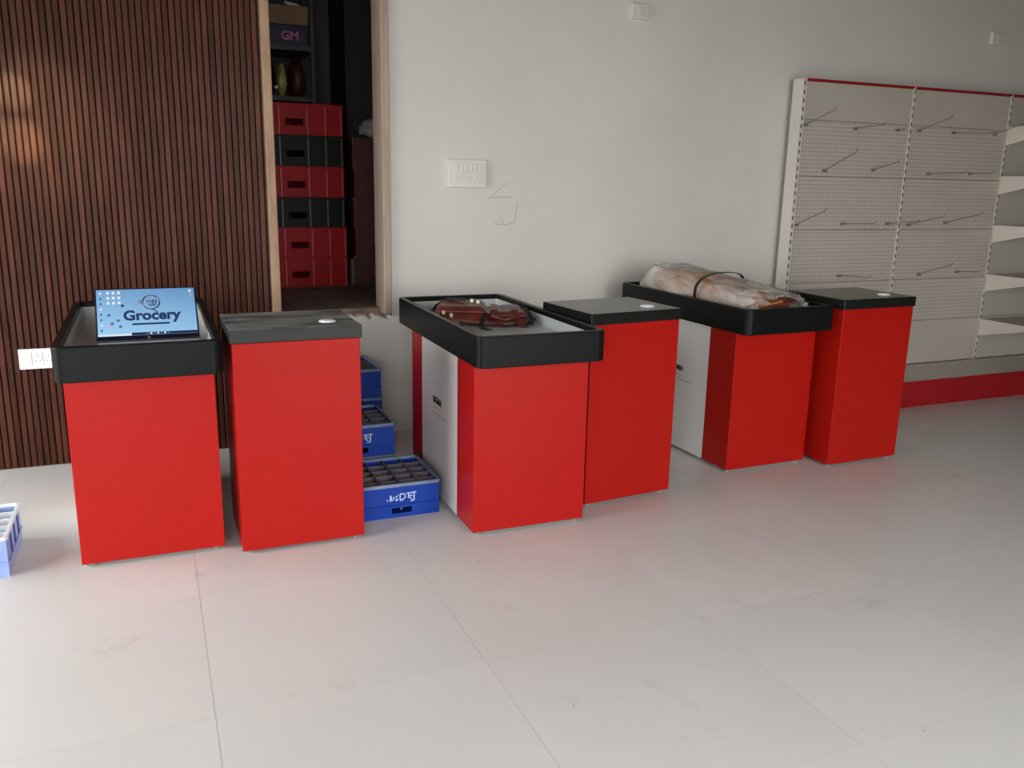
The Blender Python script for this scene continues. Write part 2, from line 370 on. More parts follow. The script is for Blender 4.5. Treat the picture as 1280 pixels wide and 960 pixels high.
# ------------------------------------------------------------------ checkout counters
WB, HB, HT, LT, OF, OL, OR, SD = .487, .7007, .121, 1.13, .0926, .0206, .030, .2
BL = .855
def make_counter(first_text=True):
    r = empty('checkout_counter')
    b = .015; e = .004
    bm = new_bm(); box(bm, e, WB-e, e, BL-e, b+.004, HB-.002); obj('body', bm, M_panelwhite, r)
    bm = new_bm()       # bent red sheet: front plus both side returns
    pts = [(0, SD), (0, 0), (WB, 0), (WB, SD), (WB-e, SD), (WB-e, e), (e, e), (e, SD)]
    prism(bm, pts, b, HB); obj('front_panel', bm, M_red, r, bevel=.0025)
    bm = new_bm()
    pts = [(0, .698), (0, BL), (WB, BL), (WB, .698), (WB-e, .698), (WB-e, BL-e), (e, BL-e), (e, .698)]
    prism(bm, pts, b, HB); obj('rear_panel', bm, M_red, r, bevel=.0025)
    for x0 in (0.001, WB-e-.001+.001):
        bm = new_bm(); box(bm, x0, x0+e, SD+.002, .696, b, HB-.001)
        sp = obj('side_panel', bm, M_panelwhite, r, bevel=.001)
        if x0 < .1:
            me = text_mesh('SIGMA', .041, .0008, .0008)
            t = obj('lettering', me, M_ink, sp); t.location = (-.0002, .525, .428); t.rotation_euler = (math.pi/2, 0, -math.pi/2)
            for k, (z, v0, v1, h) in enumerate(((.405, .415, .525, .006), (.378, .33, .525, .008))):
                bm = new_bm(); box(bm, -.0004, .001, v0, v1, z, z+h); obj('fine_print', bm, M_inkgrey, sp)
    X0, X1, Y0, Y1 = -OL, WB+OR, -OF, LT-OF
    bm = new_bm(); ring(bm, rrect(X0, X1, Y0, Y1, .04, 6), rrect(X0+.028, X1-.028, Y0+.028, Y1-.028, .014, 6), HB, HB+HT)
    obj('tray_rim', bm, M_tray, r, bevel=.004, seg=2)
    bm = new_bm(); box(bm, X0+.02, X1-.02, Y0+.02, Y1-.02, HB+.004, HB+.053); obj('tray_floor', bm, M_steel, r)
    bm = new_bm(); ring(bm, rrect(X0+.0275, X1-.0275, Y0+.0275, Y1-.0275, .014, 6), rrect(X0+.031, X1-.031, Y0+.031, Y1-.031, .012, 6), HB+.05, HB+HT-.022); obj('tray_lining', bm, M_steel, r)
    for fx in (.03, WB-.03):
        for fy in (.03, .12 if fx < .1 else BL-.03, BL-.06):
            if fx > .1 and fy == BL-.06: continue
            bm = new_bm(); disc(bm, (fx, fy, 0), .018, .02, 12); obj('foot', bm, M_foot, r)
    return r
counters = []
G1 = 'checkout tray counters in a row'
c1 = make_counter()
for i, (x, y, t, lab) in enumerate(((-.3015, 3.1902, 0, 'red checkout counter with dark tray rim, carrying the open laptop'),
                                    (1.1041, 2.9759, -.005, 'red and white checkout counter whose tray holds the brown leather bag'),
                                    (2.5303, 3.2684, .0245, 'red and white checkout counter topped by the plastic-wrapped bundle'))):
    o = c1 if i == 0 else copy_tree(c1)
    o.location = (x, y, 0); o.rotation_euler = (0, 0, t); tag(o, lab, 'counter', G1); counters.append(o)

WC, HC, HS, LC = .4588, .85, .0487, .395
def make_cabinet():
    r = empty('cash_cabinet')
    bm = new_bm(); box(bm, 0, WC, 0, LC-.01, .013, HC-HS); obj('body', bm, M_red, r, bevel=.003)
    bm = new_bm(); box(bm, -.006, WC+.006, -.006, LC, HC-HS, HC); obj('top', bm, M_top, r, bevel=.003)
    gx, gy = WC-.10, .105
    bm = new_bm(); disc(bm, (gx, gy, HC-.002), .032, .006, 24); g = obj('cable_grommet', bm, M_white, r, bevel=.002)
    bm = new_bm(); disc(bm, (gx, gy, HC+.003), .024, .003, 20); obj('grommet_cap', bm, M_white, g, bevel=.001)
    for fx in (.03, WC-.03):
        for fy in (.03, LC-.04):
            bm = new_bm(); disc(bm, (fx, fy, 0), .016, .02, 12); obj('foot', bm, M_foot, r)
    return r
k1 = make_cabinet(); G2 = 'cash cabinets beside the counters'
cabs = []
for i, (x, y, t, lab) in enumerate(((.2430, 3.1134, .0048, 'red cash cabinet with dusty smeared top beside the laptop counter'),
                                    (1.668, 3.105, .095, 'red cash cabinet standing between the bag counter and the bundle counter'),
                                    (3.076, 3.1705, .0166, 'red cash cabinet with dark top nearest the pegboard shelving'))):
    o = k1 if i == 0 else copy_tree(k1)
    o.location = (x, y, 0); o.rotation_euler = (0, 0, t); tag(o, lab, 'cabinet', G2); cabs.append(o)
for ch in cabs[0].children:
    if ch.name.startswith('top'):
        ch.data = ch.data.copy(); ch.data.materials[0] = M_topdust

# ------------------------------------------------------------------ laptop
lap = tag(empty('laptop', (-.0225, 3.431, .7545)), 'open silver laptop showing a blue Grocery desktop on the tray', 'laptop')
LW = .357
bm = new_bm(); prism(bm, rrect(-LW/2, LW/2, -.235, .004, .012, 4), 0, .016); lb = obj('base', bm, M_aluminium, lap, bevel=.003)
for rI in range(5):
    for cI in range(14):
        bm = new_bm(); x0 = -LW/2+.022+cI*.0224; y0 = -.135+rI*.0205; box(bm, x0, x0+.0195, y0, y0+.0175, .0158, .0172); obj('key', bm, M_key, lb)
bm = new_bm(); box(bm, -.05, .05, -.222, -.152, .0158, .0165); obj('touchpad', bm, M_shelfgrey, lb)
lid = empty('lid_pivot'); bpy.data.objects.remove(lid)
LH = .226; tilt = math.atan2(.139, .178)
bm = new_bm(); box(bm, -LW/2, LW/2, -.004, .004, 0, LH); lid = obj('lid', bm, M_bezel, lap, bevel=.003)
lid.location = (0, .002, .018); lid.rotation_euler = (-tilt, 0, 0)
SX0, SX1, SZ0, SZ1 = -LW/2+.006, LW/2-.006, .022, LH-.006
bm = new_bm(); box(bm, SX0, SX1, -.0052, -.0035, SZ0, SZ1)
M_screen = emit('screen_blue', lin(118,168,214), 1.0)
# the wallpaper of the screen itself: light at the bottom left, deeper blue at the top right
nt = M_screen.node_tree; tc = nt.nodes.new('ShaderNodeTexCoord'); sp = nt.nodes.new('ShaderNodeSeparateXYZ'); nt.links.new(tc.outputs['Generated'], sp.inputs[0])
rp = nt.nodes.new('ShaderNodeValToRGB'); mm = nt.nodes.new('ShaderNodeMath'); mm.operation = 'MULTIPLY_ADD'; mm.inputs[1].default_value = -.7; 
nt.links.new(sp.outputs['Z'], mm.inputs[0]); m2 = nt.nodes.new('ShaderNodeMath'); m2.operation = 'MULTIPLY_ADD'; m2.inputs[1].default_value = -.25; m2.inputs[2].default_value = 1.0
nt.links.new(sp.outputs['X'], m2.inputs[0]); nt.links.new(m2.outputs[0], mm.inputs[2]); nt.links.new(mm.outputs[0], rp.inputs['Fac'])
rp.color_ramp.elements[0].color = lin(92,140,188); rp.color_ramp.elements[1].color = lin(158,206,242)
nt.links.new(rp.outputs['Color'], nt.nodes['Principled BSDF'].inputs['Emission Color'])
scr = obj('screen', bm, M_screen, lid)
M_navy = emit('screen_navy', lin(30,50,92), 1.0); M_icon = emit('screen_icon_white', lin(222,232,244), 1.0); M_pink = emit('screen_icon_pink', lin(220,150,170), 1.0)
M_bar = emit('screen_taskbar', lin(28,34,70), 1.0); M_mid = emit('screen_icon_blue', lin(70,104,150), 1.0)
def on_screen(name, u0, u1, v0, v1, m, d=.0056):
    bm = new_bm(); X = lambda u: SX0+(SX1-SX0)*u; Z = lambda v: SZ0+(SZ1-SZ0)*v
    box(bm, X(u0), X(u1), -d, -.0050, Z(v0), Z(v1)); return obj(name, bm, m, lid)
on_screen('taskbar', .33, 1, 0, .055, M_bar); on_screen('taskbar', 0, .33, 0, .035, M_icon)
for k in range(7): on_screen('taskbar_icon', .48+.035*k, .50+.035*k, .012, .045, M_icon if k % 2 else M_mid, .0060)
for k in range(3):
    for j in range(3): on_screen('desktop_icon', .10+.055*k, .128+.055*k, .90-.11*j, .955-.11*j, M_icon)
for j in range(8): on_screen('desktop_icon', .03, .05, .90-.115*j, .945-.115*j, M_mid if j % 3 else M_icon)
for u, v, m in ((.12,.18,M_pink),(.13,.24,M_mid),(.21,.17,M_mid),(.24,.62,M_navy),(.1,.42,M_mid),(.19,.3,M_mid)): on_screen('desktop_icon', u, u+.03, v, v+.05, m)
on_screen('desktop_icon', .945, .965, .9, .96, M_icon); on_screen('desktop_icon', .95, .97, .82, .86, M_pink)
me = text_mesh('Grocery', .058, .0004, .0022, 'CENTER')
t = obj('logo_word', me, M_navy, lid); t.location = (SX0+(SX1-SX0)*.545, -.0058, SZ0+(SZ1-SZ0)*.325); t.rotation_euler = (math.pi/2, 0, 0)
on_screen('logo_banner', .34, .72, .215, .255, M_navy)
cx, cz = SX0+(SX1-SX0)*.545, SZ0+(SZ1-SZ0)*.70
bm = new_bm(); rr = .030
tube(bm, [(cx+rr*math.cos(a*math.pi/12), -.0056, cz+rr*math.sin(a*math.pi/12)) for a in range(-7, 25-9+8)], .0028, 5); obj('logo_ring', bm, M_navy, lid)
bm = new_bm()
for q in (((-.020,.012),(-.008,-.014),(.014,-.014),(.020,.010)), ((-.018,.004),(.017,.004)), ((-.006,.012),(-.001,-.012)), ((.008,.012),(.006,-.012)), ((.0,-.028),(.022,-.045)), ((-.046,.006),(-.03,.006)), ((-.040,-.004),(-.028,-.004))):
    tube(bm, [(cx+a, -.0056, cz+b) for a, b in q], .0024, 5)
obj('logo_basket', bm, M_navy, lid)
bm = new_bm(); disc(bm, (0, 0, 0), .006, .0006, 16); hp = obj('maker_badge', bm, M_brass, lid); hp.location = (0, -.0040, .011); hp.rotation_euler = (math.pi/2, 0, 0)

# ------------------------------------------------------------------ leather bag on the second tray
ZT = .7545
bag = tag(empty('leather_bag', (1.392, 3.615, ZT), math.radians(-20)), 'reddish brown leather bag with straps lying in the tray', 'bag')
def soft_slab(bm, x0, x1, y0, y1, z0, hfun, nx=18, ny=12, r=.05):
    grid = []
    for i in range(nx+1):
        row = []
        for j in range(ny+1):
            u, v = i/nx, j/ny
            ex = min(1, min(u, 1-u)*(x1-x0)/r); ey = min(1, min(v, 1-v)*(y1-y0)/r)
            k = math.sqrt(max(0, 1-(1-ex)**2))*math.sqrt(max(0, 1-(1-ey)**2))
            row.append((x0+(x1-x0)*u, y0+(y1-y0)*v, k*hfun(u, v)))
        grid.append(row)
    top = [[bm.verts.new((x, y, z0+.006+h)) for x, y, h in row] for row in grid]
    bot = [[bm.verts.new((x, y, z0)) for x, y, h in row] for row in grid]
    for i in range(nx):
        for j in range(ny):
            bm.faces.new((top[i][j], top[i+1][j], top[i+1][j+1], top[i][j+1])); bm.faces.new((bot[i][j], bot[i][j+1], bot[i+1][j+1], bot[i+1][j]))
    for i in range(nx):
        bm.faces.new((top[i][0], bot[i][0], bot[i+1][0], top[i+1][0])); bm.faces.new((top[i][ny], top[i+1][ny], bot[i+1][ny], bot[i][ny]))
    for j in range(ny):
        bm.faces.new((top[0][j], top[0][j+1], bot[0][j+1], bot[0][j])); bm.faces.new((top[nx][j], bot[nx][j], bot[nx][j+1], top[nx][j+1]))
bm = new_bm(); soft_slab(bm, -.19, .17, -.13, .14, 0, lambda u, v: .052+.008*math.sin(7*u+2*v)-.012*u, r=.045); body = obj('body', bm, M_leather, bag, smooth=True)
bm = new_bm(); soft_slab(bm, -.195, .0, -.12, .13, .048, lambda u, v: .014+.004*math.sin(9*v), 12, 10, r=.03); obj('flap', bm, M_leather, bag, smooth=True)
bm = new_bm(); soft_slab(bm, .02, .165, -.128, -.02, .036, lambda u, v: .012, 10, 8, r=.03); obj('pocket', bm, M_leather, bag, smooth=True)
for sx in (.035, .115):
    bm = new_bm(); strap(bm, [(sx, .05, .060), (sx, -.04, .062), (sx-.004, -.10, .058), (sx+.004, -.135, .038), (sx+.018, -.165, .012), (sx+.034, -.18, .004)], .026, .004, side=(1, 0, 0)); obj('strap', bm, M_leather, bag)
bm = new_bm(); tube(bm, [(.02, -.13, .03), (.03, -.155, .042), (.075, -.172, .03), (.12, -.155, .042), (.13, -.128, .03)], .008, 8); obj('handle', bm, M_leather, bag, smooth=True)
for bx, by, bz in ((-.165, -.119, .048), (-.135, -.124, .038), (-.03, .01, .075), (-.055, .03, .077)):
    bm = new_bm(); box(bm, bx-.007, bx+.007, by-.006, by+.004, bz-.007, bz+.009); obj('buckle', bm, M_brass, bag, bevel=.002)
bm = new_bm(); tube(bm, [(-.20, -.05, .02), (-.215, .0, .034), (-.20, .06, .05), (-.15, .09, .078), (-.08, .06, .08)], .007, 8); obj('side_loop', bm, M_strapblk, bag, smooth=True)
bm = new_bm(); strap(bm, [(.0, -.10, .045), (-.012, -.142, .032), (-.02, -.185, .006), (-.005, -.225, .003), (.012, -.25, .003)], .018, .004, side=(1, .2, 0)); obj('shoulder_strap', bm, M_strapblk, bag)
bm = new_bm(); soft_slab(bm, .10, .188, -.095, .06, 0, lambda u, v: .034+.006*math.sin(9*v)+.014*u, 10, 10, r=.035); obj('strap_pad', bm, M_strapblk, bag, smooth=True)
bm = new_bm(); strap(bm, [(-.10, -.125, .012), (-.02, -.15, .006), (.08, -.17, .006), (.16, -.12, .008), (.19, -.05, .02)], .02, .004); obj('shoulder_strap', bm, M_strapblk, bag)

bag.scale = (1.13, 1.05, 1.12)
# ------------------------------------------------------------------ wrapped bundle on the third tray
bun = tag(empty('wrapped_bundle', (2.762, 3.735, ZT), .0245), 'long bundle of brown cardboard rolled in clear plastic with a black band', 'bundle')
def loft(bm, secs, n=28, seed=1, jit=.0, flat=0.0):
    rn = random.Random(seed); rings = []
    for (y, cx, w, h, z0) in secs:
        rg = []
        for k in range(n):
            a = 2*math.pi*k/n; q = 1+rn.uniform(-jit, jit)
            sg = lambda v, p: math.copysign(abs(v)**p, v)
            z = z0+h/2+h/2*sg(math.sin(a), .75)*q
            rg.append(bm.verts.new((cx+w/2*sg(math.cos(a), .8)*q, y, max(z, .001))))
        rings.append(rg)
    for a, b in zip(rings, rings[1:]):
        for k in range(n): bm.faces.new((a[k], a[(k+1) % n], b[(k+1) % n], b[k]))
    bm.faces.new(rings[0][::-1]); bm.faces.new(rings[-1])
bm = new_bm(); loft(bm, [(-.36, .02, .26, .10, .012), (-.28, .01, .28, .115, .012), (-.1, -.015, .30, .135, .012), (.1, -.035, .31, .155, .012), (.3, -.05, .31, .165, .012), (.37, -.05, .28, .15, .012)], jit=.015)
obj('cardboard_roll', bm, M_card, bun, smooth=True)
for k, (x0, x1, y, z, rz, mm_) in enumerate(((-.13, .0, -.44, .020, .1, M_card), (-.02, .12, -.43, .022, -.25, M_carddark), (-.06, .13, -.42, .050, -.1, M_carddark), (.05, .2, -.39, .040, .3, M_carddark), (-.12, .05, -.43, .066, .15, M_card), (-.02, .15, -.40, .085, .0, M_carddark), (.06, .19, -.37, .07, -.2, M_carddark))):
    bm = new_bm(); box(bm, x0, x1, 0, .2, 0, .010); q = obj('cardboard_flap', bm, mm_, bun, bevel=.002); q.location = (0, y, z); q.rotation_euler = (.06*(k % 3)-.03, .12*((k % 2)*2-1), rz*.5)
def film(bm, y0, y1, n, m, wf, hf, cf, seed, amp, open_front=True):
    rn = random.Random(seed); ph = [rn.uniform(0, 6.28) for _ in range(12)]; rings = []
    for i in range(n+1):
        t = i/n; y = y0+(y1-y0)*t; rg = []
        for k in range(m):
            a = 2*math.pi*k/m
            w = amp*(math.sin(5*a+7*t*3+ph[0])+.8*math.sin(9*a-11*t+ph[1])+.7*math.sin(3*a+23*t+ph[2])+.6*math.sin(14*a+17*t+ph[3]))/2+amp*.5*rn.uniform(-1, 1)
            ca = math.copysign(abs(math.cos(a))**.8, math.cos(a)); sa = math.copysign(abs(math.sin(a))**.75, math.sin(a))
            z = hf(t)/2*(1+sa*(1+w*1.6))
            rg.append(bm.verts.new((cf(t)+wf(t)/2*ca*(1+w), y+(.03*math.sin(4*a+ph[4])+.02*math.sin(9*a+ph[5]))*(1 if i == 0 else 0), max(z, .001))))
        rings.append(rg)
    for a, b in zip(rings, rings[1:]):
        for k in range(m): bm.faces.new((a[k], a[(k+1) % m], b[(k+1) % m], b[k]))
    bm.faces.new(rings[-1])
    if not open_front: bm.faces.new(rings[0][::-1])
bm = new_bm()
film(bm, -.40, .455, 36, 48, lambda t: (.335+.01*t)*(1 if t < .9 else 1-(t-.9)*2.2), lambda t: (.125+.075*t)*(1 if t < .9 else 1-(t-.9)*4), lambda t: .022-.09*t, 9, .055)
obj('plastic_wrap', bm, M_film, bun, smooth=True)
bm = new_bm()
film(bm, -.46, -.25, 12, 40, lambda t: .30+.05*t, lambda t: .10+.035*t, lambda t: .03-.01*t, 31, .12)
obj('loose_wrap_end', bm, M_film, bun, smooth=True)
bm = new_bm(); nb = 26; ring_pts = []
for k in range(nb+1):
    a = math.pi*(-.1+1.2*k/nb); w = .375; h = .176
    ca = math.copysign(abs(math.cos(a))**.8, math.cos(a)); sa = math.copysign(abs(math.sin(a))**.75, math.sin(a))
    ring_pts.append((-.02+w/2*ca*1.03, -.02+.05*math.cos(a)-.02*math.sin(a), max(.004, h/2+h/2*sa*1.05)))
strap(bm, ring_pts, .022, .003, side=(0, 1, 0)); obj('black_band', bm, M_strapblk, bun)

# ------------------------------------------------------------------ blue bottle crates
CW, CDp, CHt = .325, .345, .149
STROKES = [  # pale printed characters (u, v) strokes on the crate front
    [(.0,.1),(.02,.3)], [(.10,.05),(.11,.85)], [(.11,.85),(.16,.1),(.24,.35),(.2,.6)], [(.27,.1),(.36,.3),(.28,.55),(.37,.75)], [(.36,.1),(.3,.12)],
    [(.44,.05),(.44,.95)], [(.44,.95),(.60,.85),(.62,.4),(.52,.1),(.44,.05)], [(.66,.9),(1.0,.98)], [(.74,.9),(.72,.35),(.84,.1)], [(.72,.5),(.86,.55)], [(.92,.95),(.92,-.1)], [(.92,-.1),(.8,-.2)]]
def make_crate(rim_m, wall_m, div_m):
    r = empty('bottle_crate'); t = .006
    bm = new_bm()
    # front wall with a hand slot near the foot, then the three other walls and the base
    hx0, hx1, hz0, hz1 = CW/2-.043, CW/2+.043, .018, .042
    box(bm, 0, CW, 0, t, hz1, CHt-.012); box(bm, 0, CW, 0, t, 0, hz0); box(bm, 0, hx0, 0, t, hz0, hz1); box(bm, hx1, CW, 0, t, hz0, hz1)
    box(bm, 0, CW, CDp-t, CDp, 0, CHt-.012); box(bm, 0, t, t, CDp-t, 0, CHt-.012); box(bm, CW-t, CW, t, CDp-t, 0, CHt-.012)
    box(bm, t, CW-t, t, CDp-t, .004, .012)
    obj('walls', bm, wall_m, r)
    bm = new_bm(); ring(bm, rrect(-.006, CW+.006, -.006, CDp+.006, .016, 4), rrect(t, CW-t, t, CDp-t, .008, 4), CHt-.014, CHt); obj('rim', bm, rim_m, r, bevel=.002)
    bm = new_bm(); ring(bm, rrect(-.005, CW+.005, -.005, CDp+.005, .014, 4), rrect(t*.5, CW-t*.5, t*.5, CDp-t*.5, .008, 4), .050, .056); obj('lower_flange', bm, wall_m, r)
    for k in range(1, 4):
        bm = new_bm(); x = CW*k/4; box(bm, x-.003, x+.003, t, CDp-t, .03, CHt-.008); obj('divider', bm, div_m, r)
    for k in range(1, 5):
        bm = new_bm(); y = CDp*k/5; box(bm, t, CW-t, y-.003, y+.003, .03, CHt-.010); obj('divider', bm, div_m, r)
    bm = new_bm(); box(bm, t, CW-t, t, CDp-t, CHt*.60, CHt*.62); obj('cell_floor', bm, M_cellfloor, r)
    for y in (.09, .18, .27):
        bm = new_bm(); box(bm, CW-.001, CW+.004, y-.006, y+.006, .056, CHt-.014); obj('rib', bm, M_bluecr, r)
    bm = new_bm()
    for st in STROKES: tube(bm, [(CW/2-.062+u*.125, -.0008, .073+v*.032) for u, v in st], .0028, 5)
    obj('lettering', bm, M_letterwhite, r)
    return r
cr = make_crate(M_bluerim, M_bluecr, M_divider); G3 = 'blue bottle crates stacked as steps'
spots = [(.735, 3.275, 0, 0, 'blue bottle crate forming the lowest, nearest step beside the white counter panel'),
         (.645, 3.66, CHt+.001, .0, 'blue bottle crate on the middle step of the crate stack, showing faint lettering'),
         (.705, 4.125, 2*(CHt+.001), .0, 'blue bottle crate on top of the tallest crate stack under the doorway'),
         (.645, 3.66, 0, 0, 'blue bottle crate at the bottom under the middle step'),
         (.71, 4.13, CHt+.001, 0, 'blue bottle crate second from the top in the tallest stack under the doorway'),
         (.70, 4.128, 0, 0, 'blue bottle crate at the bottom of the tallest stack under the doorway')]
for i, (x, y, z, t, lab) in enumerate(spots):
    o = cr if i == 0 else copy_tree(cr)
    o.location = (x, y, z); o.rotation_euler = (0, 0, t); tag(o, lab, 'crate', G3)
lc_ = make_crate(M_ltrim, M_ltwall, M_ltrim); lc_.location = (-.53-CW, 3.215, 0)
tag(lc_, 'blue crate, rim coloured pale for sunlight, alone on the floor at the left edge', 'crate')

# ------------------------------------------------------------------ wall plates
def plate(name, x0, x1, z0, z1, d, y=4.5, m=None):
    r = empty(name, (x0, y, z0)); bm = new_bm(); box(bm, 0, x1-x0, -d, 0, 0, z1-z0); obj('frame', bm, m or M_ivory, r, bevel=.004); return r
r = tag(plate('switch_plate', 1.502, 1.722, 1.336, 1.482, .022), 'white switch board with two rows of modules on the plain wall', 'switch')
for k in range(6):
    bm = new_bm(); x0 = .033+k*.0268; box(bm, x0, x0+.0225, -.027, -.020, .083, .128); obj('rocker_switch', bm, M_ivory, r, bevel=.002)
for k in range(3):
    bm = new_bm(); x0 = .033+k*.0536; box(bm, x0, x0+.048, -.025, -.020, .022, .076); s = obj('socket', bm, M_ivory, r, bevel=.002)
    for dx, dz in ((.024, .058), (.014, .038), (.034, .038)):
        bm = new_bm(); box(bm, x0+dx-.004, x0+dx+.004, -.0254, -.0245, .0+dz-.004, dz+.004); obj('socket_hole', bm, M_inkgrey, s)
r = tag(plate('socket_plate', -.591, -.40, .482, .577, .018, 4.468, M_white), 'bright white socket plate on the wooden slats beside the laptop counter', 'socket')
for k, x0 in enumerate((.012, .058, .104)):
    bm = new_bm(); box(bm, x0, x0+.042, -.0225, -.017, .018, .080); s = obj('socket' if k else 'rocker_switch', bm, M_white, r, bevel=.002)
    if k:
        for dx, dz in ((.021, .062), (.012, .040), (.030, .040)):
            bm = new_bm(); box(bm, x0+dx-.0035, x0+dx+.0035, -.0229, -.022, dz-.004, dz+.004); obj('socket_hole', bm, M_inkgrey, s)
for x0, x1, z0, z1, lab in ((2.575, 2.685, 2.268, 2.350, 'small white socket box high on the wall above the middle counters'),
                            (5.385, 5.495, 2.338, 2.418, 'small white socket box high on the wall above the shelving')):
    r = tag(plate('socket_box', x0, x1, z0, z1, .030), lab, 'socket')
    bm = new_bm(); box(bm, .042, .088, -.034, -.029, .018, .064); s = obj('socket', bm, M_shelf, r, bevel=.002)
    for dx, dz in ((.065, .052), (.055, .030), (.076, .030)):
        bm = new_bm(); box(bm, dx-.004, dx+.004, -.0345, -.0335, dz-.004, dz+.004); obj('socket_hole', bm, M_inkgrey, s)

# ------------------------------------------------------------------ pegboard shelving run
sh = tag(empty('wall_shelving', (3.705, 4.2, 0)), 'white pegboard shelving run with red top strip and red plinth', 'shelving')
ox, oy = 3.705, 4.2
UX = [3.715, 4.615, 5.510, 6.410]; YB, YP = 4.45, 4.372
for ux in UX:
    inner = ux > 4; bm = new_bm(); box(bm, ux-ox+(.008 if inner else 0), ux+(.024 if inner else .032)-ox, (4.367 if inner else 4.36)-oy, YB-oy, 0, 2.012); u = obj('upright', bm, M_shelf, sh, bevel=.002)
    bm = new_bm()
    for k in range(38): box(bm, ux+.012-ox, ux+.020-ox, (4.3663 if inner else 4.3593)-oy, 4.369-oy, .12+k*.05, .145+k*.05)
    s = obj('slot_row', bm, M_black, u); s['kind'] = 'stuff'
peg_shared = {}
for a, bq in zip(UX, UX[1:]):
    x0, x1 = (a+.024 if a > 4 else a+.032), bq+.008
    for z0, z1, pg in ((1.776, 1.998, 0), (1.440, 1.774, 1), (1.106, 1.438, 1), (.772, 1.104, 1), (.480, .770, 1), (.172, .478, 0)):
        if a > 5.4: pg = 0
        bm = new_bm(); box(bm, x0-ox, x1-ox, YP-oy, YP+.014-oy, z0, z1); obj('back_panel', bm, M_peg if pg else M_shelfgrey, sh, bevel=.003)
    bm = new_bm(); box(bm, x0+.002-ox, x1-.002-ox, 4.362-oy, 4.44-oy, 1.999, 2.014); obj('top_strip', bm, M_redstrip, sh, bevel=.002)
    bm = new_bm(); box(bm, x0+.001-ox, x1+.015-ox, 3.956-oy, 4.36-oy, .150, .1695); obj('base_deck', bm, M_shelf, sh, bevel=.003)
    bm = new_bm(); box(bm, x0+.001-ox, x1+.015-ox, 3.942-oy, 3.955-oy, 0, .170); obj('plinth', bm, M_redstrip, sh, bevel=.002)
for zt in (1.800, 1.470, 1.135, .790, .468):
    for ux, w in ((5.513, .003), (6.404, .003)):
        bm = new_bm(); extrude_x(bm, [(4.36-oy, zt-.125), (4.36-oy, zt), (4.01-oy, zt), (4.01-oy, zt-.042)], ux-ox, ux+w-ox); obj('bracket', bm, M_shelf, sh)
    bm = new_bm(); box(bm, 5.518-ox, 6.402-ox, 4.01-oy, 4.36-oy, zt-.028, zt-.002); bd = obj('shelf_board', bm, M_shelfgrey, sh, bevel=.002)
    bm = new_bm(); box(bm, 5.518-ox, 6.402-ox, 4.0-oy, 4.009-oy, zt-.036, zt); obj('price_strip', bm, M_redstrip, bd)

HOOKS = [  # x, z, reach, rise
 ('top', [(3.765,1.744,.25,.075), (4.165,1.739,.24,.011), (4.521,1.744,.06,.0), (4.705,1.746,.25,.071), (5.02,1.745,.30,-.018), (5.406,1.751,.26,.07)]),
 ('second', [(3.952,1.477,.26,.11), (4.352,1.489,.20,.047), (4.838,1.475,.30,.004), (5.221,1.483,.18,.0)]),
 ('third', [(3.770,1.142,.25,.097), (4.144,1.148,.28,.013), (4.525,1.148,.26,.024), (4.714,1.141,.28,.064), (5.053,1.154,.28,.069)]),
 ('fourth', [(4.163,.812,.27,.017), (4.867,.805,.26,.089), (5.227,.814,.18,.015)])]
ORD = ['first', 'second', 'third', 'fourth', 'fifth', 'sixth']
for row, hs in HOOKS:
    for k, (x, z, L_, rise) in enumerate(hs):
        r = tag(empty('pegboard_hook', (x, 4.366, z)), f'thin wire hook on the pegboard, {ORD[k]} from the left in the {row} row', 'hook', 'pegboard hooks')
        bm = new_bm(); box(bm, -.018, .018, -.004, .005, -.012, .006); obj('hook_plate', bm, M_chrome, r, bevel=.0015)
        bm = new_bm(); tube(bm, [(0, -.002, 0), (0, -L_*.5, rise*.5), (0, -L_*.95, rise*.95), (0, -L_, rise+.012)], .0030, 6); obj('prong', bm, M_chrome, r)

# ------------------------------------------------------------------ storeroom contents
def make_veg_crate(body_m, edge_m, w=.56, d=.37, h=.186):
    r = empty('vegetable_crate'); t = .008
    bm = new_bm()
    hx0, hx1, hz0, hz1 = w*.47-.055, w*.47+.055, h*.30, h*.52
    box(bm, 0, w, 0, t, hz1, h); box(bm, 0, w, 0, t, 0, hz0); box(bm, 0, hx0, 0, t, hz0, hz1); box(bm, hx1, w, 0, t, hz0, hz1)
    box(bm, 0, w, d-t, d, 0, h); box(bm, 0, t, t, d-t, 0, h); box(bm, w-t, w, t, d-t, 0, h); box(bm, t, w-t, t, d-t, .0, .01)
    obj('walls', bm, body_m, r)
    bm = new_bm(); ring(bm, rrect(-.01, w+.01, -.01, d+.01, .02, 3), rrect(t, w-t, t, d-t, .01, 3), h-.012, h); obj('rim', bm, body_m, r)
    for x in (.03, .17, .34, .45, w-.012):
        bm = new_bm(); box(bm, x-.004, x+.004, -.010, .001, .004, h-.012); obj('rib', bm, edge_m, r)
    bm = new_bm(); box(bm, 0, w, -.008, .001, .0, .010); obj('foot_rail', bm, body_m, r)
    return r
vr = make_veg_crate(M_redcr, M_redcr_edge); vb = make_veg_crate(M_blkcr, M_blk_edge); vm = make_veg_crate(M_redcr_shaded, M_redcr_shaded)
seq = [('r', 'bottom'), ('r', 'second from the bottom'), ('b', 'lower black'), ('r', 'third red one from the bottom'), ('b', 'upper black'), ('r', 'topmost')]
labs = ['red plastic crate at the bottom of the storeroom stack', 'red plastic crate second from the bottom of the storeroom stack', 'lower black plastic crate in the storeroom stack',
        'red plastic crate between the two black crates in the storeroom', 'upper black plastic crate in the storeroom stack', 'red plastic crate on top of the storeroom stack']
zc = [SF, .877, 1.064, 1.251, 1.438, 1.598]
zc = [SF+.0005+k*.1868 for k in range(4)]; zc += [zc[3]+.1868, zc[3]+.1868+.1868]
used = {}
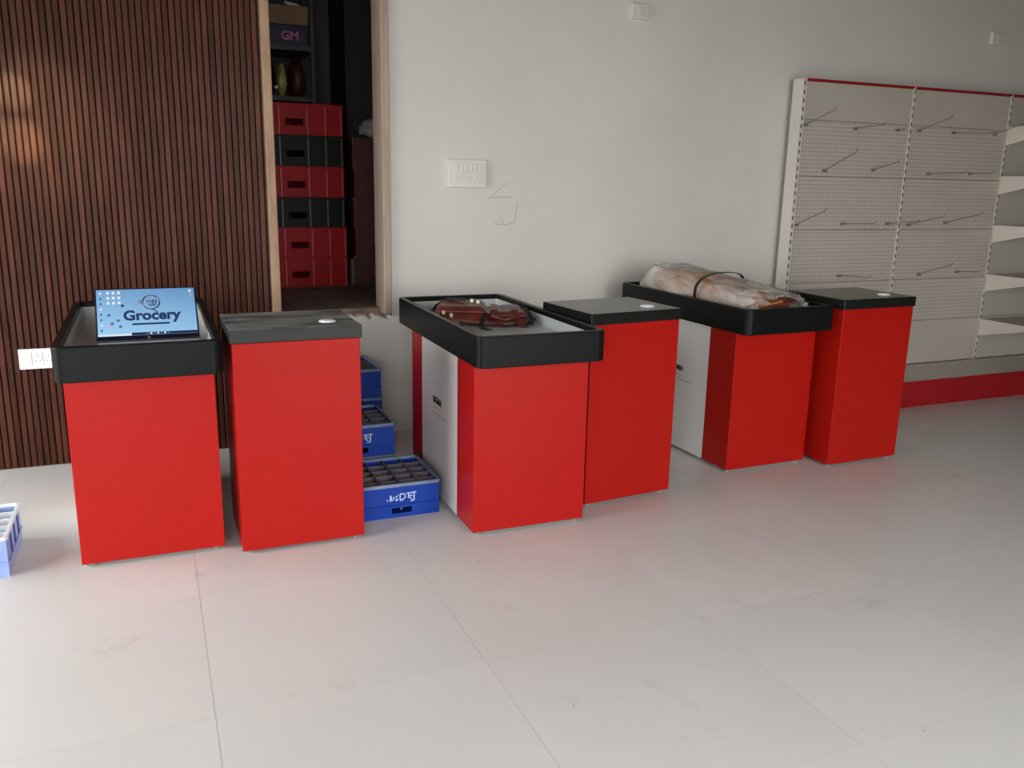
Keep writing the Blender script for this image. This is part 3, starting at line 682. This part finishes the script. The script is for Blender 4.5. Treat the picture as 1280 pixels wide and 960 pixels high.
for i, (k, _) in enumerate(seq):
    src = vr if k == 'r' else vb
    o = src if k not in used else copy_tree(src); used[k] = 1
    o.location = (.615+(.0 if i > 1 else .008), 5.572+.004*(i % 2), zc[i]); o.scale = (1, 1, 1) 
    tag(o, labs[i], 'crate', 'stacked storeroom crates')
mlab = ['lowest', 'second lowest', 'middle', 'second highest', 'highest']
for i in range(5):
    o = vm if i == 0 else copy_tree(vm)
    o.location = (1.245+.01*(i % 2), 5.64, SF+.0005+i*.1868); o.scale = (.8, .8, 1)
    tag(o, f'red crate coloured darker for shade at the right of the storeroom, {mlab[i]} of its stack', 'crate', 'red crates coloured for shade')
bm = new_bm(); blob(bm, (1.42, 5.74, SF+5*.1868+.062), (.10, .08, .06), 14, 9, .22, 4)
tag(obj('crumpled_bag', bm, mat('dull_white_bag', lin(170,165,165), .6, lin(140,136,138), 12)), 'crumpled whitish bag on the red crates coloured for shade', 'bag')
bm = new_bm(); box(bm, 1.285, 2.21, 5.97, 6.49, SF, 2.95); bdrop = obj('shade_backdrop', bm, M_shadeblack, None, bevel=.004)  # added dark block in place of the unlit right side of the storeroom
tag(bdrop, 'tall near-black cupboard standing for shade at the right of the storeroom', 'backdrop')
bm = new_bm(); box(bm, 1.70, 1.706, 5.964, 5.972, SF+.05, 2.9); obj('backdrop_seam', bm, M_black, bdrop)
bm = new_bm(); box(bm, 1.215, 1.238, 5.60, 5.66, SF, .86); tag(obj('grey_block', bm, M_storewall, None, bevel=.004), 'narrow grey block on the storeroom floor beside the red crates', 'block')

rk = tag(empty('storage_rack', (.55, 6.0, SF)), 'metal storage rack with dim goods behind the red crates', 'rack')
for px_ in (0, .52):
    for py_ in (0, .36):
        bm = new_bm(); box(bm, px_, px_+.02, py_, py_+.02, 0, 2.2); obj('post', bm, M_rack, rk)
for z in (.6, 1.195, 1.51, 1.95):
    bm = new_bm(); box(bm, .0, .54, -.002, .392, z-.03, z); obj('rack_shelf', bm, M_rack, rk)
S1, S2 = SF+1.195, SF+1.51
bm = new_bm(); box(bm, .80, 1.055, 6.02, 6.33, S2+.001, S2+.125); dk = obj('dark_box', bm, mat('dark_blue_card', lin(48,52,78), .6, lin(40,44,68), 6), None, bevel=.003)
tag(dk, 'dark blue box with pink lettering on the upper rack shelf', 'box')
M_pinkp = mat('pink_print', lin(210,110,175), .6)
t = obj('lettering', text_mesh('GM', .075, .0008, .002), M_pinkp, dk); t.location = (.885, 6.019, S2+.035); t.rotation_euler = (math.pi/2, 0, 0)
bm = new_bm(); box(bm, .805, 1.06, 6.01, 6.33, S2+.127, S2+.235); cb = obj('carton', bm, M_carton, None, bevel=.004); tag(cb, 'plain brown carton on top of the dark blue box', 'carton')
bm = new_bm(); box(bm, .80, 1.062, 6.006, 6.012, S2+.216, S2+.24); obj('carton_flap', bm, M_carton, cb)
bm = new_bm(); tube(bm, [(.93, 6.1, S2+.275), (.95, 6.08, S2+.262), (1.0, 6.08, S2+.26), (1.04, 6.1, S2+.247)], .014, 8, .006)
tag(obj('white_cloth', bm, M_white, smooth=True), 'small twisted white cloth lying on the carton', 'cloth')
bm = new_bm(); blob(bm, (.885, 6.06, S1+.101), (.030, .035, .10), 12, 9, .15, 2); yp = obj('yellow_pack', bm, mat('dim_yellow', lin(190,176,90), .5, lin(150,138,60), 14)); tag(yp, 'yellow pack standing on the lower rack shelf', 'pack')
bm = new_bm(); tube(bm, [(.84, 6.07, S1+.055), (.88, 6.055, S1+.07), (.915, 6.06, S1+.085)], .010, 8); obj('white_tag', bm, M_white, yp)
for k, (x, y, rx, rz_, m_) in enumerate(((.995, 6.16, .055, .12, M_redcr_shaded), (.815, 6.22, .05, .13, M_blkcr))):
    bm = new_bm(); blob(bm, (x, y, S1+rz_+.001), (rx, .08, rz_), 14, 9, .1, 20+k, .8)
    tag(obj('goods_bag', bm, m_, smooth=True), ['dark maroon goods bag on the lower rack shelf near the post', 'black goods bag on the lower rack shelf behind the yellow pack'][k], 'bag')

# ------------------------------------------------------------------ added, unseen warm spots that throw the light patch on the slats
SPX, SPY = -1.15, 1.3
sp_ = tag(empty('added_spotlight', (SPX, SPY, RZ)), 'added unseen twin spotlight making the warm patch on the wooden slats', 'lamp')
bm = new_bm(); disc(bm, (0, 0, -.03), .05, .03, 16); obj('mount', bm, M_black, sp_)
for k, (tx, tz, en, size) in enumerate(((-.500, 1.715, 1100, 3.0), (-.487, 1.51, 1500, 3.6), (-.42, 1.55, 420, 12))):
    src = Vector((-.05+.05*k, 0, -.06)); d = Vector((tx, 4.468, tz))-(src+Vector((SPX, SPY, RZ)))
    bm = new_bm(); tube(bm, [src-d.normalized()*.05, src-d.normalized()*.004], .018, 12); obj('added_spot_head', bm, M_black, sp_)
    ld = bpy.data.lights.new('spot', 'SPOT'); ld.energy = en; ld.color = (1, .9, .56); ld.spot_size = math.radians(size); ld.spot_blend = .85; ld.shadow_soft_size = .012
    lo = bpy.data.objects.new('added_spot', ld); COL.objects.link(lo); lo.parent = sp_; lo.location = src; lo.rotation_euler = d.to_track_quat('-Z', 'Y').to_euler()
